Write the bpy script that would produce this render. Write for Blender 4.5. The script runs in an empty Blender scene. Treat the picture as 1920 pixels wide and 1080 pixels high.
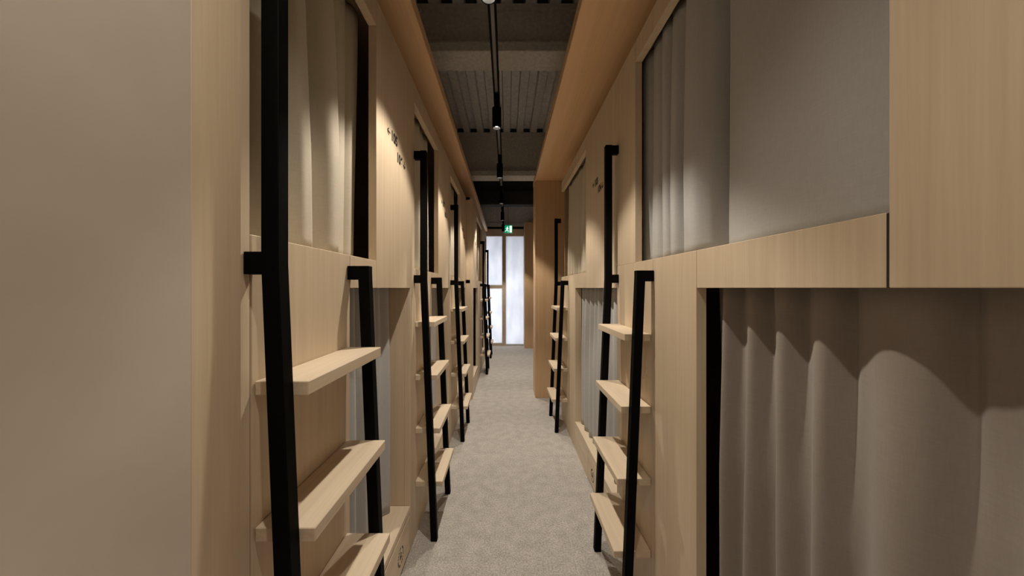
import bpy, bmesh, math, random
from mathutils import Vector, Matrix

S = bpy.context.scene
C = S.collection
F = 650.0                 # focal length in pixels of the 1920 wide frame
EYE = 1.30                # eye height

# ------------------------------------------------------------------ camera
cam_d = bpy.data.cameras.new('camera'); cam = bpy.data.objects.new('camera', cam_d); C.objects.link(cam)
cam.location = (0, 0, EYE); cam.rotation_euler = (math.radians(90), 0, 0)
cam_d.sensor_width = 36.0; cam_d.lens = F / 1920 * 36.0; cam_d.shift_x = 10 / 1920
cam_d.clip_start = 0.01; cam_d.clip_end = 60
S.camera = cam

# ------------------------------------------------------------------ world, light levels, exposure
w = bpy.data.worlds.new('world'); S.world = w; w.use_nodes = True
w.node_tree.nodes['Background'].inputs[0].default_value = (0.75, 0.85, 1.0, 1)
w.node_tree.nodes['Background'].inputs[1].default_value = 0.3
S.view_settings.view_transform = 'Standard'; S.view_settings.look = 'None'
S.view_settings.exposure = 0.06; S.view_settings.gamma = 1.0
S.view_settings.use_curve_mapping = False
SPOT_W = 56.0; SPOT_COL = (1.0, 0.90, 0.77); SPOT_ANGLE = 90.0
FILL_W = 29.0; FILL_ANGLE = 122.0
SPOT_Y = [-3.06, -1.96, -0.86, 1.34, 2.43, 3.53, 4.60, 5.75, 6.90]  # the three behind the camera are unseen, added for bounce light
# daylight that falls on the outside of the frosted door
al = bpy.data.lights.new('daylight', 'AREA'); al.shape = 'RECTANGLE'; al.size = 1.6; al.size_y = 2.4
al.energy = 42; al.color = (0.96, 0.97, 1.0)
alo = bpy.data.objects.new('daylight', al); C.objects.link(alo)
alo.location = (-0.35, 9.2, 0.95); alo.rotation_euler = (math.radians(-90), 0, 0)

# ------------------------------------------------------------------ materials
def new_mat(name):
    m = bpy.data.materials.new(name); m.use_nodes = True
    nt = m.node_tree; return m, nt, nt.nodes['Principled BSDF']

def ramp(nt, c0, c1, p0=0.3, p1=0.7):
    r = nt.nodes.new('ShaderNodeValToRGB')
    r.color_ramp.elements[0].position = p0; r.color_ramp.elements[1].position = p1
    r.color_ramp.elements[0].color = (*c0, 1); r.color_ramp.elements[1].color = (*c1, 1)
    return r

def wood(name, c0, c1, axis='z', rough=0.55, scale=1.0):
    m, nt, b = new_mat(name); N = nt.nodes; L = nt.links
    tc = N.new('ShaderNodeTexCoord'); mp = N.new('ShaderNodeMapping')
    lo, hi = 1.3 * scale, 34 * scale
    mp.inputs['Scale'].default_value = {'z': (hi, hi, lo), 'y': (hi, lo, hi), 'x': (lo, hi, hi)}[axis]
    n1 = N.new('ShaderNodeTexNoise'); n1.inputs['Scale'].default_value = 1.0; n1.inputs['Detail'].default_value = 5; n1.inputs['Distortion'].default_value = 0.6
    mp2 = N.new('ShaderNodeMapping')
    lo, hi = 5 * scale, 220 * scale
    mp2.inputs['Scale'].default_value = {'z': (hi, hi, lo), 'y': (hi, lo, hi), 'x': (lo, hi, hi)}[axis]
    n2 = N.new('ShaderNodeTexNoise'); n2.inputs['Scale'].default_value = 1.0; n2.inputs['Detail'].default_value = 3
    oi = N.new('ShaderNodeObjectInfo'); ad = N.new('ShaderNodeVectorMath'); ad.operation = 'ADD'
    L.new(tc.outputs['Object'], ad.inputs[0]); L.new(oi.outputs['Random'], ad.inputs[1])
    L.new(ad.outputs[0], mp.inputs[0]); L.new(ad.outputs[0], mp2.inputs[0])
    L.new(mp.outputs[0], n1.inputs['Vector']); L.new(mp2.outputs[0], n2.inputs['Vector'])
    mx = N.new('ShaderNodeMath'); mx.operation = 'MULTIPLY_ADD'; mx.inputs[1].default_value = 0.35
    L.new(n2.outputs['Fac'], mx.inputs[0]); 
    sc = N.new('ShaderNodeMath'); sc.operation = 'MULTIPLY'; sc.inputs[1].default_value = 0.65
    L.new(n1.outputs['Fac'], sc.inputs[0]); L.new(sc.outputs[0], mx.inputs[2])
    r = ramp(nt, c0, c1, 0.34, 0.66); L.new(mx.outputs[0], r.inputs[0])
    L.new(r.outputs[0], b.inputs['Base Color'])
    b.inputs['Roughness'].default_value = rough
    bp = N.new('ShaderNodeBump'); bp.inputs['Strength'].default_value = 0.06; bp.inputs['Distance'].default_value = 0.002
    L.new(n2.outputs['Fac'], bp.inputs['Height']); L.new(bp.outputs[0], b.inputs['Normal'])
    return m

def noisy(name, c0, c1, scale=20, rough=0.8, bump=0.0, dist=0.003, bscale=None, detail=6, p0=0.3, p1=0.7):
    m, nt, b = new_mat(name); N = nt.nodes; L = nt.links
    tc = N.new('ShaderNodeTexCoord')
    n1 = N.new('ShaderNodeTexNoise'); n1.inputs['Scale'].default_value = scale; n1.inputs['Detail'].default_value = detail
    L.new(tc.outputs['Object'], n1.inputs['Vector'])
    r = ramp(nt, c0, c1, p0, p1); L.new(n1.outputs['Fac'], r.inputs[0]); L.new(r.outputs[0], b.inputs['Base Color'])
    b.inputs['Roughness'].default_value = rough
    if bump:
        n2 = N.new('ShaderNodeTexNoise'); n2.inputs['Scale'].default_value = bscale or scale * 3; n2.inputs['Detail'].default_value = 4
        L.new(tc.outputs['Object'], n2.inputs['Vector'])
        bp = N.new('ShaderNodeBump'); bp.inputs['Strength'].default_value = bump; bp.inputs['Distance'].default_value = dist
        L.new(n2.outputs['Fac'], bp.inputs['Height']); L.new(bp.outputs[0], b.inputs['Normal'])
    return m

def fabric(name, c0, c1):
    m, nt, b = new_mat(name); N = nt.nodes; L = nt.links
    tc = N.new('ShaderNodeTexCoord')
    w1 = N.new('ShaderNodeTexNoise'); w1.inputs['Scale'].default_value = 1.0; w1.inputs['Detail'].default_value = 2
    mp = N.new('ShaderNodeMapping'); mp.inputs['Scale'].default_value = (300, 300, 40)
    L.new(tc.outputs['Object'], mp.inputs[0]); L.new(mp.outputs[0], w1.inputs['Vector'])
    w2 = N.new('ShaderNodeTexNoise'); w2.inputs['Scale'].default_value = 1.0; w2.inputs['Detail'].default_value = 2
    mp2 = N.new('ShaderNodeMapping'); mp2.inputs['Scale'].default_value = (40, 40, 320)
    L.new(tc.outputs['Object'], mp2.inputs[0]); L.new(mp2.outputs[0], w2.inputs['Vector'])
    a = N.new('ShaderNodeMath'); a.operation = 'ADD'; L.new(w1.outputs['Fac'], a.inputs[0]); L.new(w2.outputs['Fac'], a.inputs[1])
    h = N.new('ShaderNodeMath'); h.operation = 'MULTIPLY'; h.inputs[1].default_value = 0.5; L.new(a.outputs[0], h.inputs[0])
    r = ramp(nt, c0, c1); L.new(h.outputs[0], r.inputs[0]); L.new(r.outputs[0], b.inputs['Base Color'])
    b.inputs['Roughness'].default_value = 0.9; b.inputs['Sheen Weight'].default_value = 0.15
    bp = N.new('ShaderNodeBump'); bp.inputs['Strength'].default_value = 0.08; bp.inputs['Distance'].default_value = 0.001
    L.new(h.outputs[0], bp.inputs['Height']); L.new(bp.outputs[0], b.inputs['Normal'])
    return m

def flat(name, c, rough=0.5, metal=0.0, emit=None, es=0.0):
    m, nt, b = new_mat(name)
    b.inputs['Base Color'].default_value = (*c, 1); b.inputs['Roughness'].default_value = rough; b.inputs['Metallic'].default_value = metal
    if emit: b.inputs['Emission Color'].default_value = (*emit, 1); b.inputs['Emission Strength'].default_value = es
    return m

M = {}
M['ply'] = wood('pale_plywood', (0.575, 0.455, 0.32), (0.665, 0.545, 0.395), 'z')
M['ply_y'] = wood('pale_plywood_lengthwise', (0.61, 0.495, 0.36), (0.72, 0.60, 0.45), 'y', 0.5)
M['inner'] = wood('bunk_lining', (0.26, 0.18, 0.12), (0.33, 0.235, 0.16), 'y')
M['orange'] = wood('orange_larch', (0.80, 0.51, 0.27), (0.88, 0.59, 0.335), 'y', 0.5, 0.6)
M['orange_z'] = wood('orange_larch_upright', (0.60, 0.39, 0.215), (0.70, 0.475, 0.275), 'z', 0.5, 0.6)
M['black'] = noisy('black_powder_coat', (0.002, 0.002, 0.002), (0.0032, 0.003, 0.0028), 60, 0.62, 0.05, 0.0005)
M['black'].node_tree.nodes['Principled BSDF'].inputs['Specular IOR Level'].default_value = 0.06
M['seam'] = flat('dark_seam', (0.03, 0.02, 0.02), 0.9)
M['plaster'] = noisy('warm_grey_plaster', (0.50, 0.44, 0.38), (0.57, 0.51, 0.45), 5, 0.7, 0.05, 0.002, 60)
M['carpet'] = noisy('grey_loop_carpet', (0.34, 0.315, 0.29), (0.64, 0.605, 0.565), 120, 0.97, 0.8, 0.005, 260, 8, 0.30, 0.70)
cn = M['carpet'].node_tree; big = cn.nodes.new('ShaderNodeTexNoise'); big.inputs['Scale'].default_value = 14; big.inputs['Detail'].default_value = 5
mc = cn.nodes.new('ShaderNodeMix'); mc.data_type = 'RGBA'; mc.blend_type = 'MULTIPLY'; mc.inputs[0].default_value = 1.0
br = ramp(cn, (0.84, 0.84, 0.84), (1.0, 1.0, 1.0), 0.35, 0.65); tcx = cn.nodes.new('ShaderNodeTexCoord')
cn.links.new(tcx.outputs['Object'], big.inputs['Vector']); cn.links.new(big.outputs['Fac'], br.inputs[0])
cb = cn.nodes['Principled BSDF'].inputs['Base Color']; src = cb.links[0].from_socket
cn.links.new(src, mc.inputs[6]); cn.links.new(br.outputs[0], mc.inputs[7]); cn.links.new(mc.outputs[2], cb)
M['deck'] = noisy('sprayed_concrete_grey', (0.54, 0.535, 0.53), (0.72, 0.715, 0.705), 26, 0.95, 0.7, 0.008, 90)
M['beam'] = noisy('sprayed_fireproofing', (0.54, 0.515, 0.475), (0.70, 0.67, 0.62), 34, 0.97, 0.9, 0.01, 80)
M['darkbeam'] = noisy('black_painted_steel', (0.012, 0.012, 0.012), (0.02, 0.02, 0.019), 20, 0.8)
M['cream'] = fabric('cream_linen', (0.50, 0.45, 0.355), (0.56, 0.505, 0.405))
M['grey'] = fabric('grey_linen', (0.40, 0.395, 0.385), (0.45, 0.445, 0.435))
M['taupe'] = fabric('taupe_linen', (0.25, 0.215, 0.185), (0.28, 0.245, 0.21))
M['ink'] = flat('black_print', (0.012, 0.010, 0.009), 0.7)
M['trackslot'] = flat('grey_track_slot', (0.22, 0.20, 0.19), 0.5)
M['lens'] = flat('lit_lens', (1, 1, 1), 0.4, 0, (1.0, 0.9, 0.77), 70.0)
M['green'] = flat('exit_green', (0.0, 0.32, 0.14), 0.4, 0, (0.0, 0.45, 0.2), 0.55)
M['exitwhite'] = flat('exit_white', (0.9, 0.95, 0.92), 0.4, 0, (0.85, 1.0, 0.9), 0.9)
M['whitepaint'] = flat('grey_white_metal', (0.55, 0.55, 0.53), 0.5)
M['outer'] = flat('grey_plasterboard', (0.30, 0.28, 0.25), 0.9)
# frosted glass: scatters the daylight that falls on its far side
fm = bpy.data.materials.new('frosted_glass'); fm.use_nodes = True; nt = fm.node_tree; N = nt.nodes; L = nt.links
N.remove(N['Principled BSDF'])
tr = N.new('ShaderNodeBsdfTranslucent'); gl = N.new('ShaderNodeBsdfGlossy'); gl.inputs['Roughness'].default_value = 0.35
mx = N.new('ShaderNodeMixShader'); mx.inputs[0].default_value = 0.08
tc = N.new('ShaderNodeTexCoord'); mp = N.new('ShaderNodeMapping'); mp.inputs['Scale'].default_value = (4, 4, 1.3)
nz = N.new('ShaderNodeTexNoise'); nz.inputs['Scale'].default_value = 1.4; nz.inputs['Detail'].default_value = 5
L.new(tc.outputs['Object'], mp.inputs[0]); L.new(mp.outputs[0], nz.inputs['Vector'])
rr = ramp(nt, (0.78, 0.79, 0.82), (0.90, 0.90, 0.92), 0.32, 0.62); L.new(nz.outputs['Fac'], rr.inputs[0]); L.new(rr.outputs[0], tr.inputs['Color'])
L.new(tr.outputs[0], mx.inputs[1]); L.new(gl.outputs[0], mx.inputs[2]); L.new(mx.outputs[0], N['Material Output'].inputs['Surface'])
M['frost'] = fm

# ------------------------------------------------------------------ helpers
def link(name, me, mat, parent=None):
    o = bpy.data.objects.new(name, me); C.objects.link(o)
    if mat is not None:
        me.materials.clear(); me.materials.append(M[mat] if isinstance(mat, str) else mat)
    if parent is not None: o.parent = parent
    return o

def origin_of(p):
    v = Vector((0, 0, 0))
    while p is not None:
        v += p.location; p = p.parent
    return v

def from_bm(name, bm, mat, parent=None):
    me = bpy.data.meshes.new(name)
    off = origin_of(parent)
    if off.length: bmesh.ops.translate(bm, verts=bm.verts, vec=-off)
    bmesh.ops.recalc_face_normals(bm, faces=bm.faces)
    bm.to_mesh(me); bm.free()
    return link(name, me, mat, parent)

def add_box(bm, x0, x1, y0, y1, z0, z1):
    if x0 > x1: x0, x1 = x1, x0
    v = [bm.verts.new(p) for p in ((x0,y0,z0),(x1,y0,z0),(x1,y1,z0),(x0,y1,z0),(x0,y0,z1),(x1,y0,z1),(x1,y1,z1),(x0,y1,z1))]
    for f in ((0,3,2,1),(4,5,6,7),(0,1,5,4),(1,2,6,5),(2,3,7,6),(3,0,4,7)): bm.faces.new([v[i] for i in f])

def box(name, x0, x1, y0, y1, z0, z1, mat, parent=None, bevel=0.0):
    bm = bmesh.new(); add_box(bm, x0, x1, y0, y1, z0, z1)
    if bevel: bmesh.ops.bevel(bm, geom=bm.edges[:], offset=bevel, segments=1, affect='EDGES')
    return from_bm(name, bm, mat, parent)

def prism_x(name, poly_yz, x0, x1, mat, parent=None, bevel=0.0):
    bm = bmesh.new()
    a = [bm.verts.new((x0, y, z)) for y, z in poly_yz]; b = [bm.verts.new((x1, y, z)) for y, z in poly_yz]
    n = len(a); bm.faces.new(a); bm.faces.new(b[::-1])
    for i in range(n): bm.faces.new((a[i], b[i], b[(i+1) % n], a[(i+1) % n]))
    if bevel:
        bmesh.ops.recalc_face_normals(bm, faces=bm.faces)
        bmesh.ops.bevel(bm, geom=bm.edges[:], offset=bevel, segments=1, affect='EDGES')
    return from_bm(name, bm, mat, parent)

def prism_y(name, poly_xz, y0, y1, mat, parent=None, bevel=0.0):
    bm = bmesh.new()
    a = [bm.verts.new((x, y0, z)) for x, z in poly_xz]; b = [bm.verts.new((x, y1, z)) for x, z in poly_xz]
    n = len(a); bm.faces.new(a); bm.faces.new(b[::-1])
    for i in range(n): bm.faces.new((a[i], b[i], b[(i+1) % n], a[(i+1) % n]))
    if bevel:
        bmesh.ops.recalc_face_normals(bm, faces=bm.faces)
        bmesh.ops.bevel(bm, geom=bm.edges[:], offset=bevel, segments=1, affect='EDGES')
    return from_bm(name, bm, mat, parent)

def empty(name, loc):
    o = bpy.data.objects.new(name, None); C.objects.link(o); o.location = loc; o.empty_display_size = 0.1
    return o

def tag(o, label, cat, group=None):
    o['label'] = label; o['category'] = cat
    if group: o['group'] = group
    return o

def struct(o, label=None):
    o['kind'] = 'structure'
    if label: o['label'] = label
    return o

def copy_tree(o, parent=None):
    c = o.copy(); C.objects.link(c); c.parent = parent
    for ch in list(o.children): copy_tree(ch, c)
    return c

# ------------------------------------------------------------------ layout
LX, LX2, RX = -0.477, -0.40, 0.553     # face of left bunks, far left bunks, right bunks
END = 7.85
LEDGE, LINTEL, TOP = 1.40, 1.30, 2.36
DECK = 3.50
OUT = 2.70

# ------------------------------------------------------------------ floor, ceiling, walls
struct(box('floor', -OUT, OUT, -4.0, END + 0.1, -0.05, 0.0, 'carpet'), 'mottled grey loop carpet floor running down the corridor')

bm = bmesh.new()                     # fluted deck, flutes run down the corridor
per, fl, hgt = 0.1875, 0.105, 0.055
x = -OUT; prof = []
x = -14 * per - 0.04
while x < OUT:
    prof += [(x, DECK), (x + per - fl, DECK), (x + per - fl + 0.012, DECK + hgt), (x + per - 0.012, DECK + hgt)]
    x += per
prof.append((x, DECK))
lo = [(bm.verts.new((px, -4.0, pz)), bm.verts.new((px, END + 0.1, pz))) for px, pz in prof]
for a, b in zip(lo, lo[1:]): bm.faces.new((a[0], b[0], b[1], a[1]))
hi = [(bm.verts.new((prof[0][0], -4.0, DECK + 0.2)), bm.verts.new((prof[0][0], END + 0.1, DECK + 0.2))),
      (bm.verts.new((prof[-1][0], -4.0, DECK + 0.2)), bm.verts.new((prof[-1][0], END + 0.1, DECK + 0.2)))]
bm.faces.new((hi[0][0], hi[0][1], hi[1][1], hi[1][0]))
struct(from_bm('ceiling', bm, 'deck'), 'dark grey fluted deck ceiling above the corridor')

struct(box('wall_left', -OUT - 0.1, -OUT, -4.0, END + 0.1, 0, DECK, 'outer'))
struct(box('wall_right', OUT, OUT + 0.1, -4.0, END + 0.1, 0, DECK, 'outer'))
struct(box('wall_back', -OUT, OUT, -4.1, -4.0, 0, DECK, 'plaster'))
# plastered wall close by on the left, with its wooden end board
struct(box('wall_left_near', LX - 0.30, LX + 0.022, -4.0, 0.4995, 0, TOP + 0.2, 'plaster'), 'smooth warm grey plaster wall closest on the left')
struct(box('trim_1', LX - 0.05, LX + 0.022, 0.4995, 0.594, 0, TOP + 0.2, 'ply', None, 0.001), 'upright pale wood end board beside the grey plaster wall')
# wooden boards over the bunks
struct(box('trim_2', -OUT, -0.425, -4.0, END, 2.57, 2.64, 'orange', None, 0.003), 'long orange wood soffit board above the left bunks')
struct(box('trim_3', 0.335, OUT, -4.0, 4.40, 2.57, 2.64, 'orange', None, 0.003), 'wide orange wood soffit board above the right bunks')
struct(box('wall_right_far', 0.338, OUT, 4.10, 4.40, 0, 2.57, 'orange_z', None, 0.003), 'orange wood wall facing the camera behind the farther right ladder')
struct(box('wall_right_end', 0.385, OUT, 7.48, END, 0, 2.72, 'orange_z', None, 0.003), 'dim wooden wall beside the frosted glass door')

# end wall round the door
ew = struct(box('wall_end', -OUT, OUT, END, END + 0.1, 2.77, DECK, 'deck'), 'dark grey wall above the frosted glass door')
struct(box('wall_end_left', -OUT, -0.70, END, END + 0.1, 0, 2.77, 'ply'))
d = struct(empty('door_1', (-0.15, END, 0)), 'frosted glass door with pale wooden frame at the corridor end')
box('lintel', -0.70, 0.41, END - 0.03, END + 0.07, 2.47, 2.63, 'ply_y', d, 0.002)
box('shadow_gap', -0.70, 0.41, END + 0.02, END + 0.07, 2.63, 2.69, 'darkbeam', d)
box('head_rail', -0.70, 0.41, END - 0.03, END + 0.07, 2.69, 2.77, 'whitepaint', d, 0.002)
box('mullion', -0.100, -0.022, END - 0.03, END + 0.07, 0.0, 2.47, 'ply_y', d, 0.002)
box('jamb', -0.70, -0.64, END - 0.03, END + 0.07, 0.0, 2.47, 'ply_y', d, 0.002)
box('jamb', 0.385, 0.43, END - 0.03, END + 0.07, 0.0, 2.47, 'ply_y', d, 0.002)
box('transom', -0.64, -0.100, END - 0.02, END + 0.06, 1.29, 1.36, 'ply_y', d, 0.002)
box('bottom_rail', -0.64, -0.100, END - 0.02, END + 0.06, 0.0, 0.055, 'ply_y', d, 0.002)
box('bottom_rail', -0.022, 0.385, END - 0.02, END + 0.06, 0.0, 0.03, 'whitepaint', d, 0.002)
box('pane', -0.64, -0.100, END + 0.015, END + 0.023, 1.36, 2.47, 'frost', d)
box('pane', -0.64, -0.100, END + 0.015, END + 0.023, 0.055, 1.29, 'frost', d)
box('pane', -0.022, 0.385, END + 0.015, END + 0.023, 0.03, 2.47, 'frost', d)

# ------------------------------------------------------------------ ceiling beams
def ceiling_beam(y0, y1, zb, label):
    t = tag(empty('ceiling_beam', (0, (y0 + y1) / 2, zb)), label, 'beam', 'fireproofed beams across the ceiling')
    yc = (y0 + y1) / 2
    box('bottom_flange', -OUT, OUT, y0, y1, zb, zb + 0.075, 'beam', t, 0.004)
    box('web', -OUT, OUT, yc - 0.03, yc + 0.03, zb + 0.075, DECK - 0.05, 'beam', t)
    box('top_flange', -OUT, OUT, yc - 0.04, yc + 0.04, DECK - 0.05, DECK, 'beam', t)
    n = 0
    for k in range(-7, 8):                     # dark boxes standing in for shade in the deck flutes over the beam
        x0 = -14 * per - 0.04 + (14 + k) * per + per - fl + 0.013
        if abs(x0) > 1.3: continue
        box('flute_shade', x0, x0 + fl - 0.026, yc - 0.035, yc + 0.035, DECK, DECK + hgt - 0.002, 'darkbeam', t)
    return t
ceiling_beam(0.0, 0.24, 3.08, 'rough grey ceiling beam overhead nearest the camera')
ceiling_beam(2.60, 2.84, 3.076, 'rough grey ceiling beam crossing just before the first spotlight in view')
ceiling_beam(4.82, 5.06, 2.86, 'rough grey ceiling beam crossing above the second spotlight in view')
tag(box('steel_beam', -OUT, OUT, 6.30, 6.50, 2.82, 3.07, 'darkbeam', None, 0.004), 'black painted beam crossing the ceiling before the door', 'beam')
box('hanger_plate', -OUT, OUT, 6.36, 6.44, 3.07, DECK, 'darkbeam', bpy.data.objects['steel_beam'])

# ------------------------------------------------------------------ track and spotlights
TX, TZ = -0.07, 2.64
t = tag(empty('light_track', (TX, 3.0, TZ)), 'long black lighting track running down the middle of the ceiling', 'light track')
bm = bmesh.new()
add_box(bm, TX - 0.021, TX - 0.010, -3.9, 7.2, TZ, TZ + 0.034); add_box(bm, TX + 0.010, TX + 0.021, -3.9, 7.2, TZ, TZ + 0.034)
add_box(bm, TX - 0.010, TX + 0.010, -3.9, 7.2, TZ + 0.024, TZ + 0.034)
from_bm('channel', bm, 'black', t)
box('slot', TX - 0.010, TX + 0.010, -3.9, 7.2, TZ + 0.010, TZ + 0.014, 'trackslot', t)
for yy in (0.9, 2.0, 3.1, 4.2, 5.4):
    box('suspension_rod', TX - 0.004, TX + 0.004, yy - 0.004, yy + 0.004, TZ + 0.034, DECK + 0.02, 'black', t)

def tube_bm(r, z0, z1, seg=32, ri=None, zi=None):
    bm = bmesh.new()
    rings = [(r * 0.97, z1), (r, z1 - 0.003), (r, z0 + 0.002), (r * 0.98, z0)]
    if ri: rings += [(ri, z0), (ri * 0.96, zi)]
    vs = [[bm.verts.new((rr_ * math.cos(2*math.pi*k/seg), rr_ * math.sin(2*math.pi*k/seg), z)) for k in range(seg)] for rr_, z in rings]
    for a, b in zip(vs, vs[1:]):
        for k in range(seg): bm.faces.new((a[k], a[(k+1) % seg], b[(k+1) % seg], b[k]))
    bm.faces.new(vs[0]); bm.faces.new(vs[-1][::-1])
    return bm

sp0 = empty('spotlight', (0, 0, 0))
o = from_bm('housing', tube_bm(0.031, 2.420, 2.562, 32, 0.026, 2.450), 'black', sp0)
from_bm('lens', tube_bm(0.0225, 2.4405, 2.4495, 32), 'lens', sp0)
bm = bmesh.new(); add_box(bm, -0.020, 0.020, -0.045, 0.045, 2.600, 2.640); add_box(bm, -0.017, 0.017, -0.012, 0.012, 2.560, 2.601)
from_bm('adapter', bm, 'black', sp0)
sl = bpy.data.lights.new('spot_beam', 'SPOT'); sl.energy = SPOT_W; sl.color = SPOT_COL
sl.spot_size = math.radians(SPOT_ANGLE); sl.spot_blend = 0.30; sl.shadow_soft_size = 0.018
slo = bpy.data.objects.new('spot_beam', sl); C.objects.link(slo); slo.parent = sp0; slo.location = (0, 0, 2.416)
where = ['added for bounce light, farthest behind the camera', 'added for bounce light, second behind the camera', 'added for bounce light, first behind the camera', 'at the top edge of the picture', 'largest and nearest in view', 'second nearest in view',
         'third along, in front of the black beam', 'fourth along, before the exit sign', 'farthest along, hanging beside the exit sign']
for i, yy in enumerate(SPOT_Y):
    o = sp0 if i == 0 else copy_tree(sp0)
    o.location = (TX, yy, 0)
    tag(o, 'black cylinder spotlight on the track, ' + where[i], 'spotlight', 'spotlights on the track')

# unseen fill added above the camera: a wide soft beam for the near walls
o = copy_tree(sp0); o.location = (TX, 0.24, 0)
tag(o, 'added unseen fill light in a black cylinder housing, directly above the camera', 'spotlight', 'spotlights on the track')
for ch in o.children:
    if ch.type == 'LIGHT':
        ch.data = sl.copy(); ch.data.energy = FILL_W; ch.data.spot_size = math.radians(FILL_ANGLE); ch.data.spot_blend = 1.0

# ------------------------------------------------------------------ exit sign
t = tag(empty('exit_sign', (0.05, 7.60, 2.50)), 'small lit green and white exit sign hanging before the frosted door', 'exit sign')
box('housing', -0.045, 0.13, 7.60, 7.64, 2.50, 2.68, 'whitepaint', t, 0.002)
face = box('face', -0.054, 0.124, 7.596, 7.60, 2.506, 2.674, 'green', t)
bm = bmesh.new()                       # running figure and doorway
add_box(bm, 0.062, 0.114, 7.594, 7.596, 2.516, 2.664)
from_bm('doorway', bm, 'exitwhite', face)
bm = bmesh.new()
def stroke(bm, a, b, wd, y0, y1):
    dx, dz = b[0]-a[0], b[1]-a[1]; l = math.hypot(dx, dz); nx, nz = -dz/l*wd/2, dx/l*wd/2
    pts = [(a[0]+nx, a[1]+nz), (b[0]+nx, b[1]+nz), (b[0]-nx, b[1]-nz), (a[0]-nx, a[1]-nz)]
    f = [bm.verts.new((p[0], y0, p[1])) for p in pts]; g = [bm.verts.new((p[0], y1, p[1])) for p in pts]
    bm.faces.new(f); bm.faces.new(g[::-1])
    for i in range(4): bm.faces.new((f[i], f[(i+1)%4], g[(i+1)%4], g[i]))
for a, b, wd in (((0.012,2.64),(0.030,2.64),0.018), ((0.018,2.625),(0.004,2.575),0.022), ((0.006,2.58),(0.036,2.555),0.014), ((0.036,2.555),(0.030,2.52),0.013),
                 ((0.004,2.575),(-0.018,2.545),0.014), ((-0.018,2.545),(-0.042,2.545),0.012), ((0.018,2.618),(0.046,2.595),0.011), ((0.014,2.62),(-0.024,2.602),0.011)):
    stroke(bm, a, b, wd, 7.594, 7.5965)
from_bm('running_figure', bm, 'exitwhite', face)
bm = bmesh.new()
add_box(bm, 0.03, 0.036, 7.617, 7.623, 2.68, DECK + 0.02)
from_bm('hanger', bm, 'black', t)

# ------------------------------------------------------------------ bunks
font_cache = {}
def text_polys(s):
    cu = bpy.data.curves.new('t', 'FONT'); cu.body = s; cu.size = 1.0; cu.extrude = 0.012; cu.offset = 0.055
    o = bpy.data.objects.new('t', cu); C.objects.link(o)
    bpy.context.view_layer.update()
    me = bpy.data.meshes.new_from_object(o.evaluated_get(bpy.context.evaluated_depsgraph_get()))
    bpy.data.objects.remove(o); bpy.data.curves.remove(cu)
    return me

def lettering(parent, side, face_x, y, z, size, s, name):
    """flat printed letters on a bunk face; side -1 = left wall (reads towards +y), +1 = right wall (reads towards -y)"""
    me = text_polys(s)
    mat = Matrix(((0, 0, -side, 0), (-side, 0, 0, 0), (0, 1, 0, 0), (0, 0, 0, 1)))
    me.transform(Matrix.Diagonal((size, size, 0.03, 1))); me.transform(mat)
    me.transform(Matrix.Translation(Vector((face_x, y, z)) - origin_of(parent)))
    o = link(name, me, 'ink', parent)
    return o

def arrow(parent, side, face_x, y, z, size, kind):
    bm = bmesh.new(); h = size / 2; wd = size * 0.17
    if kind == 'left': segs = [((-h, 0), (h, 0)), ((-h, 0), (-h*0.1, h*0.8)), ((-h, 0), (-h*0.1, -h*0.8))]
    else: segs = [((0, h), (0, -h)), ((0, -h), (h*0.8, -h*0.1)), ((0, -h), (-h*0.8, -h*0.1))]
    for a, b in segs:
        dx, dz = b[0]-a[0], b[1]-a[1]; l = math.hypot(dx, dz); nx, nz = -dz/l*wd/2, dx/l*wd/2
        pts = [(a[0]+nx, a[1]+nz), (b[0]+nx, b[1]+nz), (b[0]-nx, b[1]-nz), (a[0]-nx, a[1]-nz)]
        f = [bm.verts.new((face_x - side*0.0008, y - side*p[0], z + p[1])) for p in pts]
        g = [bm.verts.new((face_x + side*0.0002, y - side*p[0], z + p[1])) for p in pts]
        bm.faces.new(f); bm.faces.new(g[::-1])
        for i in range(4): bm.faces.new((f[i], f[(i+1)%4], g[(i+1)%4], g[i]))
    return from_bm('arrow', bm, 'ink', parent)

def numbers(panel, side, face_x, y, z1, z2, up, down, sz=0.056):
    """the two printed lines: arrow + number, then number + down arrow one line lower and one step on"""
    st = -side
    arrow(panel, side, face_x, y + st*0.018, z1 + 0.018, 0.034, 'left')
    lettering(panel, side, face_x, y + st*0.045, z1, sz, up, 'room_number')
    lettering(panel, side, face_x, y + st*0.118, z2, sz, down, 'room_number')
    arrow(panel, side, face_x, y + st*0.228, z2 + 0.018, 0.034, 'down')

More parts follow.
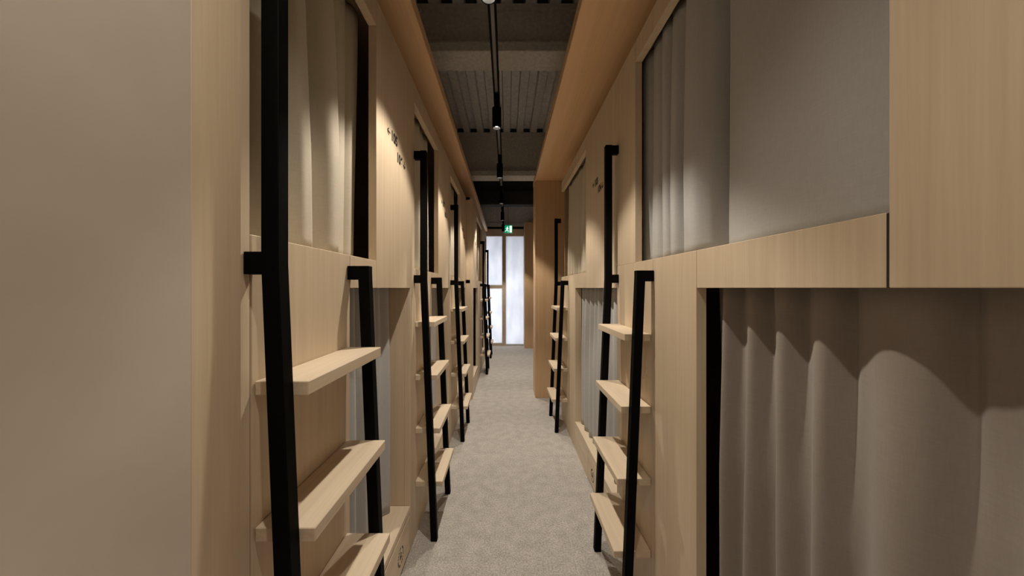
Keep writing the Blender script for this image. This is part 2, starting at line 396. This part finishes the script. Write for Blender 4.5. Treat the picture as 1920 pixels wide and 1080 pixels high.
def logo(parent, side, face_x, y, z, r):
    """round stamp: arc of lettering-like strokes above a small house mark"""
    bm = bmesh.new()
    def quad(cx, cz, ang, lx, lz):
        ca, sa = math.cos(ang), math.sin(ang); ps = []
        for u, v in ((-lx, -lz), (lx, -lz), (lx, lz), (-lx, lz)):
            ps.append((cx + u*ca - v*sa, cz + u*sa + v*ca))
        f = [bm.verts.new((face_x - side*0.0008, y - side*p[0], z + p[1])) for p in ps]
        g = [bm.verts.new((face_x + side*0.0002, y - side*p[0], z + p[1])) for p in ps]
        bm.faces.new(f); bm.faces.new(g[::-1])
        for i in range(4): bm.faces.new((f[i], f[(i+1)%4], g[(i+1)%4], g[i]))
    rnd = random.Random(3)
    for k in range(20):
        a = 2*math.pi*k/20
        if k in (4, 15): continue
        quad(r*math.cos(a), r*math.sin(a), a + math.pi/2, r*0.055, r*0.13)
        if k % 3: quad(r*math.cos(a+0.09)*1.02, r*math.sin(a+0.09)*1.02, a, r*0.04, r*0.12)
    for u, v, a, lx, lz in ((0, -0.25, 0, 0.32, 0.05), (-0.27, 0.0, 0, 0.05, 0.28), (0.27, 0.0, 0, 0.05, 0.28), (-0.15, 0.36, 0.7, 0.22, 0.06), (0.15, 0.36, -0.7, 0.22, 0.06), (0.02, -0.02, 0, 0.1, 0.12)):
        quad(u*r, v*r, a, lx*r, lz*r)
    return from_bm('stamp_logo', bm, 'ink', parent)

TH = 0.03
def bunk(side, W, y0, y1, label, boards, sills=(), end_boards=(), ledge=LEDGE):
    """one bunk block: face at x=W, boards reach away from the corridor (side = sign of x)"""
    t = tag(empty('bunk_block', (W, y0, 0)), label, 'bunk')
    parts = {}
    X = lambda o: W + side * o
    for b in boards:
        nm = b[0]
        if len(b) == 2: p = prism_x(nm, b[1], X(0), X(TH), 'ply', t, 0.0012)
        else:
            _, a0, a1, z0, z1 = b
            if nm == 'jamb': box(nm, X(TH), X(0.125 if side < 0 else 0.05), a0, a1, z0, z1, 'ply', t); continue
            p = box(nm, X(0), X(TH), a0 + 0.001, a1 - 0.001, z0, z1, 'ply', t, 0.0012)
        parts.setdefault(nm, []).append(p)
    for a0, a1, d0, d1 in sills:
        box('sill', X(0), X(0.17), a0, a1, 0.192, 0.222, 'ply_y', t, 0.0015)
        if d1 > d0:
            p = box('drawer_front', X(0), X(0.02), d0, d1, 0.012, 0.184, 'ply_y', t, 0.0015)
            parts.setdefault('drawer_front', []).append(p)
            if d0 - a0 > 0.01: box('plinth', X(0), X(0.02), a0, d0 - 0.004, 0.0, 0.192, 'ply_y', t)
            if a1 - d1 > 0.01: box('plinth', X(0), X(0.02), d1 + 0.004, a1, 0.0, 0.192, 'ply_y', t)
        else: box('plinth', X(0), X(0.02), a0, a1, 0.0, 0.192, 'ply_y', t)
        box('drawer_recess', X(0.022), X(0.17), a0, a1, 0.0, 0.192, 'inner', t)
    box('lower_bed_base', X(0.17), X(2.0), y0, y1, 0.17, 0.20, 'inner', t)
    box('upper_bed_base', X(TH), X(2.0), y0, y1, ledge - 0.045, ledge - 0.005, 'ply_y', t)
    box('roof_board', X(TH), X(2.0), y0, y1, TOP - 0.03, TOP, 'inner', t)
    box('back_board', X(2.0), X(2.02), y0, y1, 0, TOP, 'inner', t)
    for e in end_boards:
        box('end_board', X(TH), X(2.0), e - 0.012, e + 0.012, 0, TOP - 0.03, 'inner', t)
    return t, parts

# left bunks, 1.15 m apart
L0, LP = 0.645, 1.15
lname = ['pale wood bunk block on the left nearest the camera, numbered 105 and 106', 'pale wood bunk block in the middle of the near left row, behind its second ladder',
         'pale wood bunk block on the left just before the wall steps inward']
for k in range(3):
    y0 = L0 + LP * k
    y1 = min(y0 + LP, 4.05)
    boards = [('ladder_panel', y0 + 0.002, y0 + 0.41, 0, LEDGE), ('ledge_board', y0 + 0.41, y0 + 0.625, LINTEL, LEDGE),
              ('number_panel', y0 + 0.625, y1, LINTEL, TOP), ('header', y0, y0 + 0.625, 2.26, TOP), ('post', y0 + 1.07, y1, 0, LINTEL), ('jamb', y0 + 1.07, y0 + 1.10, 0.222, LINTEL)]
    if k == 0: boards.append(('post', 0.594, y0, 0, TOP))
    t, p = bunk(-1, LX, y0, y1, lname[k], boards, [(y0 + 0.41, y0 + 1.07, y0 + 0.46, y0 + 1.06)], [y0 + 0.013] + ([y1 - 0.013] if k == 2 else []))
    yy = y0 + 0.625
    box('seam', LX - 0.029, LX - 0.004, y0 - 0.0008, y0 + 0.0028, 0, LEDGE - 0.001, 'seam', t)
    numbers(p['number_panel'][0], -1, LX, yy + 0.115, 1.915, 1.852, ('105', '107', '109')[k], ('106', '108', '110')[k])
    logo(p['drawer_front'][0], -1, LX, y0 + 0.915, 0.092, 0.036)

# far left bunks stand a little farther into the corridor
boards = [('post', 4.052, 4.16, 0, TOP), ('number_panel', 4.16, 4.62, LINTEL, TOP), ('ledge_board', 4.62, 4.80, LINTEL, LEDGE), ('ladder_panel', 4.80, 5.65, 0, LEDGE), ('header', 4.62, 5.70, 2.26, TOP),
          ('ledge_board', 5.65, 5.70, LINTEL, LEDGE), ('number_panel', 5.70, 6.30, LINTEL, TOP), ('ladder_panel', 6.30, 6.85, 0, LEDGE), ('header', 6.30, 6.75, 2.26, TOP), ('post', 6.75, 6.85, LEDGE, TOP)]
t, p = bunk(-1, LX2, 4.052, 6.85, 'pale wood bunk block at the far left, stepped into the corridor near the door', boards, [(4.16, 4.80, 4.2, 4.76), (5.65, 6.30, 5.7, 6.26)], [4.10, 5.66, 6.838])
numbers(p['number_panel'][0], -1, LX2, 4.30, 1.915, 1.852, '111', '112')
numbers(p['number_panel'][1], -1, LX2, 5.90, 1.915, 1.852, '113', '114')
box('step_face', LX - 0.03, LX2 - TH, 4.052, 4.064, 0, TOP, 'ply', t)

# right bunks
RL = 1.41
boards = [('number_panel', -0.60, 0.503, LINTEL, TOP), ('ledge_board', 0.505, 1.01, LINTEL, RL), ('post', 1.01, 1.31, 0, RL), ('ladder_panel', 1.31, 1.74, 0, RL),
          ('header', 0.503, 1.49, 2.27, TOP), ('number_panel_rear', -3.99, -0.60, 0, TOP), ('post', -0.60, -0.45, 0, LINTEL)]
t, p = bunk(1, RX, -3.99, 1.74, 'pale wood bunk block filling the near right side beside the camera', boards, [(-0.45, 1.01, -0.40, 0.96)], [-3.978, 1.728], RL)
box('seam', RX + 0.0012, RX + 0.029, 0.5022, 0.5058, LINTEL, RL - 0.001, 'seam', t)
boards = [('number_panel', [(1.493, RL), (1.743, RL), (1.743, LINTEL), (2.42, LINTEL), (2.42, TOP), (1.493, TOP)]), ('ledge_board', 2.42, 2.80, LINTEL, RL), ('post', 2.80, 3.10, 0, RL), ('jamb', 2.80, 2.83, 0.222, LINTEL), ('ladder_panel', 3.10, 3.50, 0, RL),
          ('header', 2.42, 3.50, 2.27, TOP)]
t, p = bunk(1, RX, 1.742, 3.50, 'pale wood bunk block on the right, farther one, ending before the orange wall', boards, [(1.742, 2.80, 1.76, 2.36)], [1.754, 3.488], RL)
numbers(p['number_panel'][0], 1, RX, 2.225, 1.935, 1.875, '103', '104')
logo(p['drawer_front'][0], 1, RX, 2.235, 0.09, 0.036)

# ------------------------------------------------------------------ curtains
def curtain(side, W, off, y0, y1, z0, z1, mat, label, folds, amp, seed=0, group=None, pinch=False, hem=0.006, square=False):
    """pleated cloth; folds = list of (y, width, depth) crests, or an integer for an even run of pleats"""
    rnd = random.Random(seed)
    if isinstance(folds, int):
        n = folds; folds = []
        for i in range(n):
            folds.append((y0 + (i + 0.5 + rnd.uniform(-0.18, 0.18)) * (y1 - y0) / n, (y1 - y0) / n * rnd.uniform(0.42, 0.58), rnd.uniform(0.7, 1.15)))
    nu = max(60, int((y1 - y0) * 330)); nz = 26
    bm = bmesh.new(); rows = []
    ph = [rnd.uniform(0, 6.28) for _ in range(6)]
    for j in range(nz + 1):
        tt = j / nz; z = z1 + (z0 - z1) * tt; row = []
        for i in range(nu + 1):
            u = i / nu; y = y0 + (y1 - y0) * u
            yy = y + 0.012 * math.sin(2.2 * tt + ph[0] + 9 * y) * tt
            dd = 0
            for (c, wd, dp) in folds:
                q = (yy - c) / wd
                dd += dp * (math.exp(-(q * q) ** 2 * 1.6) if square else math.exp(-q * q * 2.6))
            a = amp * (0.45 + 0.55 * min(1, tt * 1.4))
            if pinch:
                a = amp * (0.5 + 0.5 * min(1, tt * 2.0))
                for (c, wd, dp) in folds:
                    q = (y - (c - wd * 0.62)) / 0.016
                    dd -= 0.9 * dp * math.exp(-q * q) * max(0, 1 - tt * 2.2)
            xo = a * (dd - 0.55) + 0.004 * math.sin(7 * y + ph[1] + tt * 2) + 0.0025 * math.sin(31 * y + ph[2] + tt * 3)
            zz = z + (hem * math.sin(23 * y + ph[3]) + 0.5 * hem * math.sin(51 * y + ph[4])) * max(0, tt - 0.9) * 10 * 0.5
            row.append(bm.verts.new((W + side * (off - xo), y, max(zz, z0))))
        rows.append(row)
    for a, b in zip(rows, rows[1:]):
        for i in range(nu): bm.faces.new((a[i], a[i+1], b[i+1], b[i]))
    for f in bm.faces: f.smooth = True
    o = from_bm('curtain', bm, mat)
    md = o.modifiers.new('thickness', 'SOLIDIFY'); md.thickness = 0.003; md.offset = 0
    tag(o, label, 'curtain', group)
    return o

# left upper
curtain(-1, LX, 0.085, 0.662, 1.30, 1.398, 2.32, 'cream', 'cream curtain in the nearest upper left bunk, lit below and shaded above',
        [(0.69, 0.040, 0.9), (0.785, 0.040, 1.0), (0.905, 0.050, 1.05), (1.045, 0.062, 1.1), (1.18, 0.045, 0.55), (1.28, 0.04, 0.5)], 0.075, 1, 'upper left curtains', square=True)
curtain(-1, LX, 0.075, 1.83, 2.42, 1.398, 2.32, 'cream', 'curtain in the upper left bunk behind the second left ladder', 5, 0.045, 2, 'upper left curtains')
curtain(-1, LX, 0.075, 2.98, 3.60, 1.398, 2.32, 'cream', 'curtain in the upper left bunk behind the third left ladder', 5, 0.045, 3, 'upper left curtains')
curtain(-1, LX2, 0.075, 4.63, 5.60, 1.398, 2.32, 'cream', 'curtain in the far upper left bunk behind the fourth left ladder', 8, 0.045, 4, 'upper left curtains')
curtain(-1, LX2, 0.075, 6.31, 6.80, 1.398, 2.32, 'cream', 'curtain in the last upper left bunk behind the farthest ladder', 5, 0.045, 5, 'upper left curtains')
# left lower
for k, nm in enumerate(('nearest the camera beside the first ladder', 'between the second and third ladders', 'just before the wall steps inward')):
    y0 = L0 + LP * k
    curtain(-1, LX, 0.108, y0 + 0.43, y0 + 1.068, 0.224, 1.345, 'grey', 'grey curtain in the lower left bunk ' + nm, 7, 0.04, 10 + k, 'lower left curtains', True)
curtain(-1, LX2, 0.105, 4.22, 4.78, 0.224, 1.345, 'grey', 'grey curtain in the lower left bunk just past the inward wall step', 6, 0.04, 14, 'lower left curtains', True)
curtain(-1, LX2, 0.105, 5.68, 6.28, 0.224, 1.345, 'grey', 'grey curtain in the lower left bunk between the two farthest ladders', 6, 0.04, 15, 'lower left curtains', True)
# right upper
curtain(1, RX, 0.07, 0.49, 1.70, 1.406, 2.32, 'grey', 'large grey curtain in the near upper right bunk with one deep fold',
        [(0.70, 0.33, 0.72), (1.015, 0.028, -1.1), (1.125, 0.085, 1.2), (1.255, 0.038, 1.0), (1.335, 0.036, 0.95), (1.425, 0.045, 0.85), (1.53, 0.05, 0.9), (1.64, 0.045, 0.8)], 0.05, 21, 'right curtains', square=True)
curtain(1, RX, 0.075, 2.44, 3.46, 1.406, 2.32, 'cream', 'warm lit curtain in the upper right bunk next to the orange wall', 9, 0.045, 22, 'right curtains')
# right lower
curtain(1, RX, 0.07, -0.44, 1.03, 0.224, 1.345, 'taupe', 'dark taupe pleated curtain across the near lower right bunk',
        [(-0.3, 0.12, 0.9), (-0.05, 0.12, 0.9), (0.16, 0.11, 0.9), (0.36, 0.085, 1.0), (0.545, 0.10, 1.0), (0.68, 0.055, 1.0), (0.775, 0.05, 0.9), (0.87, 0.045, 1.0), (0.965, 0.035, 1.0)], 0.05, 31, 'right curtains', True)
curtain(1, RX, 0.06, 1.765, 2.80, 0.224, 1.345, 'grey', 'pale grey curtain in the lower right bunk behind the nearer right ladder', 9, 0.034, 33, 'right curtains', True)

# ------------------------------------------------------------------ ladders
RW, RA, RB = 0.408, 0.032, 0.064        # rail spacing, rail inner and outer distance from the wall
lad = empty('bunk_ladder', (0, 0, 0))
prism_y('rail', [(RA, 2.005), (RB, 2.005), (RB, 1.345), (RB + 0.055, 0), (RA + 0.055, 0), (RA, 1.345)], 0, 0.030, 'black', lad, 0.0015)
prism_y('rail', [(RA, 1.366), (RB, 1.366), (RB, 1.345), (RB + 0.055, 0), (RA + 0.055, 0), (RA, 1.345)], RW, RW + 0.030, 'black', lad, 0.0015)
for y, z in ((0, 1.962), (0, 1.325), (RW, 1.325)):
    box('bracket', 0.0, RA + 0.004, y + 0.001, y + 0.029, z, z + 0.041, 'black', lad, 0.001)
for z, fr in ((1.124, 0.101), (0.847, 0.114), (0.570, 0.128), (0.293, 0.142)):
    box('tread', 0.0, fr, 0.0295, RW + 0.0005, z - 0.027, z, 'ply_y', lad, 0.0015)
spots = [(LX, 0.625, 0, 'black steel ladder with pale treads, nearest the camera on the left'),
         (LX, 1.775, 0, 'black steel ladder with pale treads, second on the left'),
         (LX, 2.925, 0, 'black steel ladder with pale treads, third on the left just before the wall steps inward'),
         (LX2, 5.20, 0, 'black steel ladder with pale treads, fourth on the left past the wall step'),
         (LX2, 6.40, 0, 'black steel ladder with pale treads, farthest on the left by the frosted door'),
         (RX, 1.735, math.pi, 'black steel ladder with pale treads, nearer of the two on the right'),
         (RX, 3.545, math.pi, 'black steel ladder with pale treads on the right, before the orange wall')]
for i, (x, y, rz, lb) in enumerate(spots):
    o = lad if i == 0 else copy_tree(lad)
    o.location = (x + (0.0012 if x < 0 else -0.0012), y, 0); o.rotation_euler = (0, 0, rz)
    tag(o, lb, 'ladder', 'bunk ladders')
